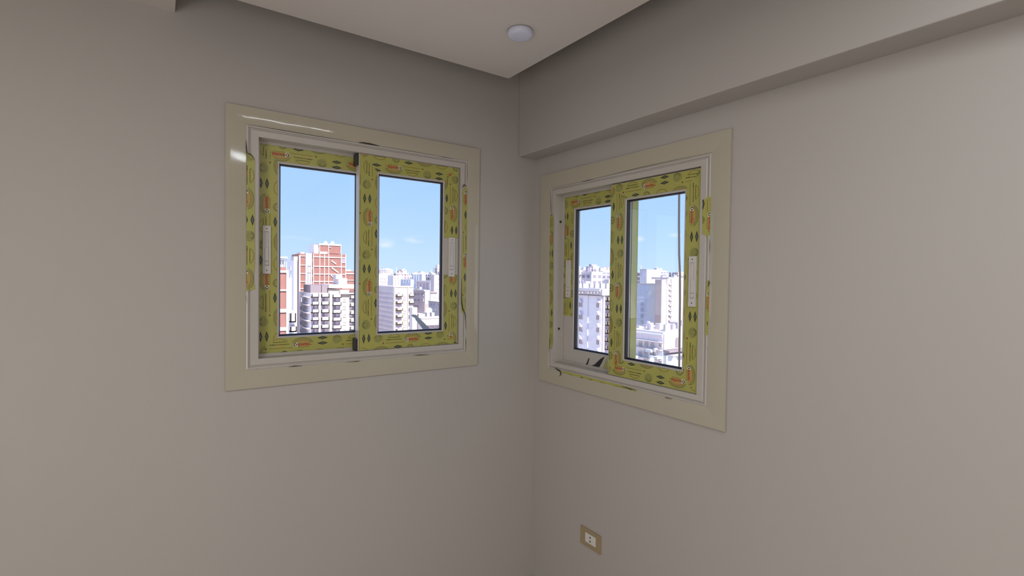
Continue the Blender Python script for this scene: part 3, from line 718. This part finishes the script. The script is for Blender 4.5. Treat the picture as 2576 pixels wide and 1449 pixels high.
for x in (822, 839.5):
    a, c, z0_, z1_ = B.FY(x, 606.5, x+10.5, 617.5); t_ = MB(); t_.cyl(((a+c)/2, B.Y+4, z0_+.05), (c-a)*.5, (z1_-z0_)-.3, 'tank_white', 16); t_.cyl(((a+c)/2, B.Y+4, z1_-.2), (c-a)*.25, .35, 'tank_white', 12)
    rt = empty('water_tank', ((a+c)/2, B.Y+4, z0_+.05)); t_.v = [(p_[0]-rt.location.x, p_[1]-rt.location.y, p_[2]-rt.location.z) for p_ in t_.v]
    t_.build('tank', rt); tag(rt, 'white water tank, the %s of two on the brick high-rise roof' % ('left one' if x < 830 else 'right one'), 'water tank', 'water tanks on the brick high-rise')
B = Bld('brick_side_tower', 'narrow brick tower with a white bay on its right, left of the widest brick high-rise', 150, 753, 785, 638, 'brick', depth=10)
B.slab('white_bay', (767, 637, 783, 760), 'white_render', .8, 5)
B.slab('corner_column', (751.5, 642, 755, 740), 'white_render', .4)
for y in (643, 666, 687, 707, 725): B.slab('concrete_band', (752, y, 767, y+2.2), 'concrete', .25)
for y in (668, 685): B.slab('ledge', (771, y, 781, y+1), 'recess', 1.0)
B.slab('roof_dome', (757, 634, 767, 638), 'grey_shade_lift', -.5, 5)
for x in (772.5, 778.5): B.slab('pipe', (x, 668, x+.9, 725), 'mauve_render', 1.0)
B = Bld('brick_low_block', 'lower brick block with a pale parapet, right of the widest brick high-rise', 190, 868, 905, 682, 'brick', depth=12)
B.slab('concrete_band', (868, 687, 905, 690), 'concrete', .25); B.slab('concrete_band', (868, 704, 905, 706), 'concrete', .25)
B.slab('roof_wall', (872, 678, 884, 683), 'white_render', -.5, 4)
B.slab('mast', (892, 668, 893.4, 684), 'recess', -.5)
# curved balcony block
B = Bld('balcony_apartment_block', 'large pale apartment block with stacked white balconies in the left window view', 128, 781, 905, 737, 'cream_render', side_px=751, mside='grey_shade_lift')
B.slab('penthouse', (783, 717, 810, 737), 'mauve_render', -.8, 8); B.slab('penthouse', (812, 717, 826, 737), 'mauve_render', -1, 8)
B.slab('penthouse', (827, 727, 854, 737), 'cream_render', -.2, 8); B.slab('penthouse_parapet', (826, 716, 862, 724.5), 'balcony_white', .6, 8)
B.slab('parapet', (862, 716, 905, 726), 'balcony_white', -.4, 8)
B.slab('penthouse_opening', (855, 729, 878, 737), 'recess', .05); B.slab('ledge', (853, 736, 905, 739), 'balcony_white', 1.0)
B.slab('roof_hut', (858, 700, 879, 716), 'balcony_white', -2, 7); B.slab('roof_hut', (852, 692, 868, 702), 'balcony_white', -2.4, 5)
B.slab('hut_opening', (859, 695, 862, 700), 'recess', -2.2, 2.5)
for y in (702, 706): B.slab('laundry', (856, y, 874, y+1.2), 'recess', -1.9, 2.2)
for k in range(6):
    y = 739+19.4*k
    B.balc((781.5, y, 799, y+9), 0.01, out=1.4); B.balc((806, y, 825, y+9), 0.01, out=1.2); B.balc((833, y+1, 854, y+10), .01, out=1.6)
    B.balc((878.5, y+4, 905, y+13), .01, out=1.0)
    for (a, c, dy) in ((782, 798, 9), (806.5, 824.5, 9), (834, 853.5, 10), (879, 904, 13)):
        B.slab('balcony_opening', (a, y+dy, c, y+19.2), 'recess', .06)
        B.slab('balcony_door', (a+(c-a)*.25, y+dy+1, a+(c-a)*.55, y+19.2), 'window_dark', .12)
    B.win((863.5, y+12.5, 869, y+19), 'window_dark', 'balcony_white')
    B.winx((756, y+12, 758.7, y+19), fm='grey_shade_lift'); B.winx((768, y+11, 775, y+18.5), fm='concrete')
    B.slabx('ledge', (764, y+6.5, 780.5, y+8.5), 'concrete', .8)
for x, w_ in ((799.5, 5), (826.5, 6)): B.slab('pillar', (x, 737, x+w_, 850), 'balcony_white', 1.0)
B.slab('pillar', (853.5, 739, 855.5, 850), 'balcony_white', .5)

# --- left window, right pane
B = Bld('cream_balcony_block', 'cream apartment block with a wide blank grey side, left in the right-hand pane view', 150, 990, 1040, 721, 'cream_render', side_px=935, mside='grey_shade_lift')
for k in range(7):
    y = 733+17.4*k
    B.balc((995, y+6.5, 1010, y+13), 6.5, 'cream_render', out=1.2); B.balc((1027, y+6.5, 1039.5, y+13), 6.5, 'cream_render', out=.9)
    if k % 2 == 0 or k > 2: B.win((1015, y+14, 1020, y+20), 'window_dark', 'balcony_white')
for x in (990, 1024.5): B.slab('pillar', (x, 722, x+2, 850), 'balcony_white', .5)
for k in range(9): B.slabx('mortar_band', (935, 733+k*11.5, 989, 733.8+k*11.5), 'pale_plaster', .05)
B.slab('parapet', (990, 719, 1040, 722.5), 'balcony_white', .2)
B = Bld('grey_stair_tower', 'narrow grey tower with bright white front behind the cream block', 205, 989, 1008, 693, 'white_render', side_px=975.5, mside='grey_shade_lift')
for y in (697, 705, 712): B.win((993, y, 995, y+2.2), bar=False); B.win((1001, y, 1003, y+2.2), bar=False)
B = Bld('white_tiered_block', 'white tiered block at the left edge of the right-hand pane', 230, 950, 974, 690, 'white_render', depth=14)
for k in range(3):
    for x in (955, 961, 967): B.win((x, 700+k*8, x+2.6, 703.5+k*8), bar=False)
B = Bld('slate_block', 'broad slate-grey block on the skyline in the right-hand pane', 0, 1036, 1061, 690, 'blue_grey_render', X=153, depth=3)
for x in (1041, 1047, 1053): B.slabx('wall_rib', (x, 690, x+.7, 716), 'pale_plaster', .3)
B.slab('end_wall', (1061, 690, 1068, 716), 'balcony_white', .3); B.slab('roof_wall', (1060, 688.6, 1068, 690.5), 'white_render', .2)
B = Bld('slate_low_block', 'low grey-blue block left of the broad slate-grey block', 0, 1008, 1033, 703, 'blue_grey_render', X=130, depth=2)
for x in (1012, 1018, 1025): B.winx((x, 706, x+3, 710), fm='blue_grey_render')
B = Bld('framed_panel_block', 'rosy block with a pale frame round a dark panel', 0, 1049, 1084, 707, 'panel_shade_lift', X=116, depth=4)
B.slabx('cornice', (1048, 705.5, 1085, 709), 'balcony_white', .6); B.slabx('panel_base', (1049, 727, 1084, 731), 'balcony_white', .5)
for x in (1049, 1082.5): B.slabx('panel_frame', (x, 707, x+1.6, 729), 'balcony_white', .5)
for x in (1058, 1066, 1074): B.slabx('panel_rib', (x, 712.5, x+.8, 728), 'rose_render', .2)
B.slab('end_wall', (1084, 707, 1091, 735), 'rose_render', .2)
B = Bld('mauve_block', 'mauve-brown block with two rows of paired windows and a tall white end wall', 0, 1040, 1069, 731, 'mauve_shade_lift', X=78.5, depth=2)
for y in (737, 752):
    for x in (1043, 1051, 1061): B.winx((x, y, x+4.5, y+5.5), 'window_dark', 'mauve_shade_lift')
B.slabx('cornice', (1039, 728.5, 1070, 731.5), 'balcony_white', .5); B.slabx('ledge', (1040, 768, 1058, 770), 'mauve_render', .5)
B.slab('end_wall', (1069.2, 730, 1078.5, 764), 'balcony_white', .2); B.slab('end_wall_low', (1069.2, 764, 1077, 800), 'rose_render', .2)
B = Bld('white_skyline_tower', 'white tower with small dark vents near the right edge of the right-hand pane', 220, 1092, 1104, 691, 'white_render', depth=4)
for y in (714, 727): B.win((1094, y, 1096, y+1.5), bar=False); B.win((1098.5, y, 1101, y+1.5), bar=False)
B = Bld('white_fretted_block', 'small white block with dotted openings below the white tower', 175, 1083, 1099, 736, 'white_render', depth=3)
for y in (740, 747):
    for x in (1085, 1090, 1095): B.win((x, y, x+2, y+2.5), bar=False)
B.slab('cornice', (1081, 733.5, 1104, 736), 'rose_render', .6)
B = Bld('lilac_low_block', 'lilac-grey block with few windows at the lower right of the right-hand pane', 0, 1078, 1118, 760, 'grey_shade_lift', X=76, depth=4)
for y in (764, 775):
    for x in (1084, 1091, 1102): B.winx((x, y, x+4, y+4.5), 'window_dark', 'grey_shade_lift')
B.slabx('parapet', (1078, 758.5, 1118, 760.5), 'concrete', .3)
B = Bld('near_white_roof', 'bright white rooftop with parapets low in the right-hand pane', 110, 1060, 1125, 800, 'white_render', depth=4)
B.slab('parapet', (1060, 797, 1125, 800.5), 'balcony_white', .2); B.slab('annex', (1046, 775, 1058, 850), 'balcony_white', -2, 3.8)
B.slab('parapet', (1060, 812, 1125, 815), 'concrete', 2.4); B.slab('roof_kiosk', (1062, 791, 1078, 800), 'concrete', -2, 5)
for x in (1066, 1074, 1086, 1097): B.win((x, 819, x+5, 825))
for x in (1085, 1097): B.slab('roof_kiosk', (x, 788, x+7, 799), 'white_render', -2.4, 5)
def dish(label, px, py, Y, r, group=None, pole=.25):
    v = atY(px, py, Y); rt = empty('satellite_dish', (v.x, v.y, v.z-r-pole)); tag(rt, label, 'satellite dish', group)
    b = MB(); n_ = 16; rings = 4; c0_ = (0, 0, r+pole)
    b.v.append((c0_[0], c0_[1]+.18*r, c0_[2]))
    for i in range(1, rings+1):
        rr = r*i/rings
        for k in range(n_): a = 2*math.pi*k/n_; b.v.append((rr*math.cos(a), .18*r-(i/rings)**2*.35*r, r+pole+rr*math.sin(a)))
    for k in range(n_): b.f.append((0, 1+k, 1+(k+1) % n_)); b.m.append(b.mi('tank_white'))
    for i in range(rings-1):
        for k in range(n_): k2 = (k+1) % n_; b.f.append((1+i*n_+k, 1+(i+1)*n_+k, 1+(i+1)*n_+k2, 1+i*n_+k2)); b.m.append(b.mi('tank_white'))
    o = b.build('reflector', rt, smooth=True); md = o.modifiers.new('s', 'SOLIDIFY'); md.thickness = .03
    MB().cyl((0, .12*r, 0), .05*r+.02, r+pole, 'concrete', 8).build('mast', rt)
    MB().box((-.03, -.7*r, r*.55), (.03, 0, r*.6+.05), 'concrete').box((-.08, -.75*r, r*.5), (.08, -.6*r, r*.7), 'concrete').build('feed_arm', rt)
dish('round white satellite dish above the lilac-grey block roof', 1079, 782, 121, .9)
dish('small white satellite dish on the mauve-brown block roof', 1058, 725, 176, .5)
# --- a loose grey strip of sheet metal outside the left window
pl = [(1035, 793), (1040, 791), (1047.5, 792), (1051, 797), (1066, 811), (1088, 834), (1070, 836), (1058, 820), (1047, 806), (1044, 800), (1038, 797)]
V = [atY(x, y, .32) for x, y in pl]; o0 = atY(1080, 834, .32)
b = MB(); b.prism_y([(v.x-o0.x, v.z-o0.z) for v in V][::-1], 0, .006, 'bracket_metal'); b.box((-.04, -.17, -.01), (-.015, .0, .012), 'bracket_metal')
b.v += []
o = b.build('sheet_metal_strip'); o.location = o0; tag(o, 'bent grey sheet-metal strip leaning outside the left window', 'metal strip')

# --- right window, left pane: pale block seen on its shaded side (plane x)
B = Bld('pedimented_apartment_block', 'pale lavender apartment block with little pediments over its windows', 0, 1425, 1513, 743, 'lavender_render', X=70, depth=6)
B.slabx('roof_parapet', (1425, 724.5, 1516, 731.5), 'balcony_white', .8)
B.part(MB().box((B.x0-.6, B.Y-.8, B.zt), (B.x1, B.y1, B.zt+1.2), 'white_render'), 'attic')
B.slabx('cornice', (1425, 740, 1516, 742.5), 'mauve_render', .6)
for x in (1454, 1462, 1470, 1484, 1492, 1500, 1508): B.slabx('attic_opening', (x, 733.5, x+4, 738), 'concrete', .95)
B.slabx('drain_pipe', (1478.7, 731, 1479.6, 900), 'grey_shade_lift', .2)
for k in range(5):
    y = 765+31*k
    B.winx((1458.5, y-3, 1464.5, y+6), 'window_dark', 'concrete', True); B.winx((1502.5, y-1.5, 1508.5, y+8), 'window_dark', 'concrete', True)
    B.slabx('ledge', (1447, y-4, 1513, y+3), 'lavender_render', .03)
B.slab('corner_column', (1513.2, 732, 1517, 900), 'balcony_white', .5)
for k in range(7):
    y = 745+20*k
    B.balc((1518, y+2, 1540, y+13), .01, 'rose_render', out=1.2); B.slab('balcony_opening', (1518.5, y+13, 1540, y+21), 'recess', .05)
for x in (1450, 1463.5, 1481, 1493.5, 1508, 1522):
    B.part(MB().box((B.x0+8, atX(x+4, 715, B.x0+8).y, B.zt), (B.x0+10, atX(x, 715, B.x0+8).y, atX(x, 713, B.x0+8).z), 'white_render'), 'roof_post')

# --- right window, right pane
B = Bld('blue_grey_block', 'blue-grey block with a patched pale plaster area and a white right side', 0, 1596, 1657.5, 714, 'blue_grey_render', X=163, depth=13)
B.m_ = None
B.slabx('plaster_patch', (1631, 716, 1654, 760), 'pale_plaster', .12); B.slabx('plaster_patch', (1629, 758, 1653, 795), 'pale_plaster', .16)
for y in (764, 778.5, 794, 809): B.winx((1612.5, y-4, 1614.5, y+5), fm='blue_grey_render'); B.winx((1616, y-4, 1618, y+5), fm='blue_grey_render')
B.slab('end_wall', (1657.5, 714, 1665, 850), 'balcony_white', .2)
B.slabx('parapet', (1596, 712.5, 1657.5, 715), 'concrete', .3)
for k in range(8): B.slabx('mortar_band', (1602, 726+k*12, 1630, 726.7+k*12), 'grey_shade_lift', .05)
for y in (727, 761, 795, 811): B.win((1659.5, y, 1661.5, y+5), bar=False)
B = Bld('white_stair_tower', 'white stair tower sticking up above the skyline in the right window', 0, 1610, 1627, 678, 'grey_shade_lift', X=190, depth=10)
B.slab('end_wall', (1627, 678, 1635.5, 720), 'balcony_white', .2)
B.slabx('parapet', (1610, 677, 1627, 679), 'concrete', .2)
B = Bld('pink_roof_block', 'pink-walled blocks just right of the white stair tower', 215, 1635, 1674, 697, 'rose_render', depth=14)
for x in (1637, 1646, 1655, 1663): B.slab('wall_bay', (x, 699, x+6, 714), 'brick', .1)
for x in (1636, 1645, 1653): B.slab('roof_box', (x, 693, x+4, 697), 'white_render', -.5, 4)
B = Bld('pink_beige_high_rise', 'pink-beige high-rise with a dark balcony slot at the right edge', 118, 1664.5, 1740, 703, 'rose_render', depth=3)
B.slab('pale_bay', (1665, 714, 1675, 850), 'white_render', .1); B.slab('pillar', (1675, 701, 1679, 850), 'balcony_white', .5)
B.slab('balcony_slot', (1679.5, 706, 1685.5, 828), 'recess', .1)
for k in range(9): B.balc((1679.5, 714+k*13, 1685.5, 719+k*13), .01, out=.7)
B.slab('blank_wall', (1686, 702, 1740, 850), 'cream_render', .3)
for k in range(8): B.slab('mortar_band', (1686, 713+k*16, 1740, 713.8+k*16), 'concrete', .36)
B.slab('parapet', (1682, 698, 1740, 703), 'white_render', .1, 8)
for x in (1700, 1705.5): B.win((x, 707, x+3, 713), bar=False)
B = Bld('shabby_near_block', 'shabby grey block with a cluttered white roof, nearest at the bottom of the right window', 0, 1560, 1668, 839, 'grey_shade_lift', X=62, depth=22)
B.slabx('parapet', (1560, 836, 1668, 840.5), 'balcony_white', .3)
B.part(MB().box((B.x0, B.Y, B.zt), (B.x1, B.y1, B.zt+.15), 'white_render'), 'roof')
for (a, c, y0_, y1_) in ((1602, 1616, 842, 851), (1620, 1632, 842, 851), (1642, 1667, 843, 853)): B.slabx('loggia', (a, y0_, c, y1_), 'recess', .05)
for (a, y0_) in ((1609, 862), (1624, 862), (1639, 865), (1660, 866), (1622, 884), (1638, 888), (1622, 903), (1660, 905), (1609, 885)): B.winx((a, y0_, a+5, y0_+7), 'window_brown' if y0_ < 864 else 'window_dark', 'concrete')
for y0_ in (856, 875, 899): B.slabx('ledge', (1596, y0_, 1668, y0_+1.5), 'concrete', .7)
for (a, c, y0_) in ((1636, 1650, 878), (1598, 1612, 893), (1645, 1666, 895)): B.slabx('balcony', (a, y0_, c, y0_+6), 'pale_plaster', 1.2)
B.slabx('wall_unit', (1652, 875, 1656, 884), 'balcony_white', .8); B.slabx('drain_pipe', (1653, 884, 1654.2, 905), 'balcony_white', .4)
B.slabx('brick_base', (1646, 915, 1668, 930), 'brick', .2)
B.slab('side_wall', (1668, 838, 1740, 876), 'white_render', .2); B.slab('arched_opening', (1696.5, 853, 1706, 872), 'mauve_render', .3); B.slab('arched_top', (1698, 849, 1704.5, 853), 'mauve_render', .3)
B.slab('arch_pane', (1702, 855, 1705.5, 866), 'balcony_white', .4)
B.slab('side_ledge', (1668, 877, 1740, 881), 'mauve_render', 1.2); B.slab('side_ledge', (1672, 887, 1740, 889), 'balcony_white', 1.6)
B.slab('side_wall_low', (1668, 889, 1740, 930), 'pale_plaster', .6)
for x in (1675, 1690): B.win((x, 893, x+6, 903), bar=False)
rs = random.Random(4)
for k in range(46):
    px_ = rs.uniform(1598, 1715); d_ = rs.uniform(1.2, 20); v = atX(px_, 836, B.x0+d_)
    if not (B.Y+.5 < v.y < B.y1-1): continue
    w1, w2, h_ = rs.uniform(.3, 1.1), rs.uniform(.3, 1.0), rs.uniform(.25, 1.1)
    o = MB().box((-w1/2, -w2/2, 0), (w1/2, w2/2, h_), rs.choice(['roof_clutter', 'balcony_white', 'recess', 'white_render'])).build('roof_box'); o.location = (B.x0+d_, v.y, B.zt+.15)
    tag(o, 'small box or tank among the clutter on the shabby near block roof', 'roof clutter', 'clutter on the shabby block roof')
dish('white satellite dish hanging at the foot of the shabby near block', 1638.5, 907, atX(1638.5, 907, B.x0-2.4).y, .55)
dish('white satellite dish standing low in front of the shabby near block', 1695, 908, B.Y-4.2, .6)

# --- far city blocks filling the view to the horizon
rf = random.Random(11); made = []
FM = ['far_white', 'far_white', 'far_grey', 'far_rose', 'far_cream']
def far(wedge, n_, d0, d1, label, group):
    cnt = 0; tries = 0
    while cnt < n_ and tries < n_*30:
        tries += 1
        px_ = rf.uniform(*wedge); u_ = rf.random(); d_ = d0*(d1/d0)**u_
        v = ray(px_, 700); v.normalize(); x, y = CAM.x+v.x*d_, CAM.y+v.y*d_
        s_ = .7+.9*u_; w_, dp = rf.uniform(7, 15)*s_, rf.uniform(7, 14)*s_
        if any(abs(x-a) < (w_+w2)/2+1 and abs(y-b2_) < (dp+d2)/2+1 for a, b2_, w2, d2 in made): continue
        made.append((x, y, w_, dp)); cnt += 1
        h_ = 26+rf.random()*8+ (10*u_) + (rf.random()**5)*15
        b = MB(); m_ = rf.choice(FM); b.box((-w_/2, -dp/2, 0), (w_/2, dp/2, h_), m_)
        b.box((-w_/2-.1, -dp/2-.1, h_), (w_/2+.1, -dp/2+.3, h_+1.0), 'balcony_white')
        b.box((-w_/2-.1, -dp/2, h_), (-w_/2+.3, dp/2, h_+1.0), 'balcony_white')
        for _ in range(rf.randint(1, 3)):
            a = rf.uniform(-w_/2, w_/2-4); c = rf.uniform(-dp/2, dp/2-4); b.box((a, c, h_), (a+rf.uniform(2, 5), c+rf.uniform(2, 4), h_+rf.uniform(1.5, 4)), rf.choice(['balcony_white', 'recess', m_]))
        if rf.random() < .5: a = rf.uniform(-w_/2, w_/2); b.box((a, 0, h_), (a+.35, .35, h_+rf.uniform(4, 8)), 'recess')
        o = b.build('city_block'); o.location = (x, y, GZ); tag(o, label, 'building', group)
# keep clear of the named blocks
for o in list(C.objects):
    if o.type == 'EMPTY' and o.get('category') == 'building': made.append((o.location.x, o.location.y, 42, 40))
far((945, 1125), 130, 260, 1500, 'distant pale flat-roofed block massed beyond the cream block, seen in the left window', 'distant blocks seen in the left window')
far((690, 915), 45, 330, 1400, 'distant pale block glimpsed between the brick towers', 'distant blocks behind the brick towers')
far((1435, 1535), 120, 200, 1500, 'distant pale block crowding the horizon above the pedimented block', 'distant blocks beyond the pedimented block')
far((1590, 1725), 100, 260, 1500, 'distant pale block on the horizon behind the white stair tower', 'distant blocks behind the stair tower')
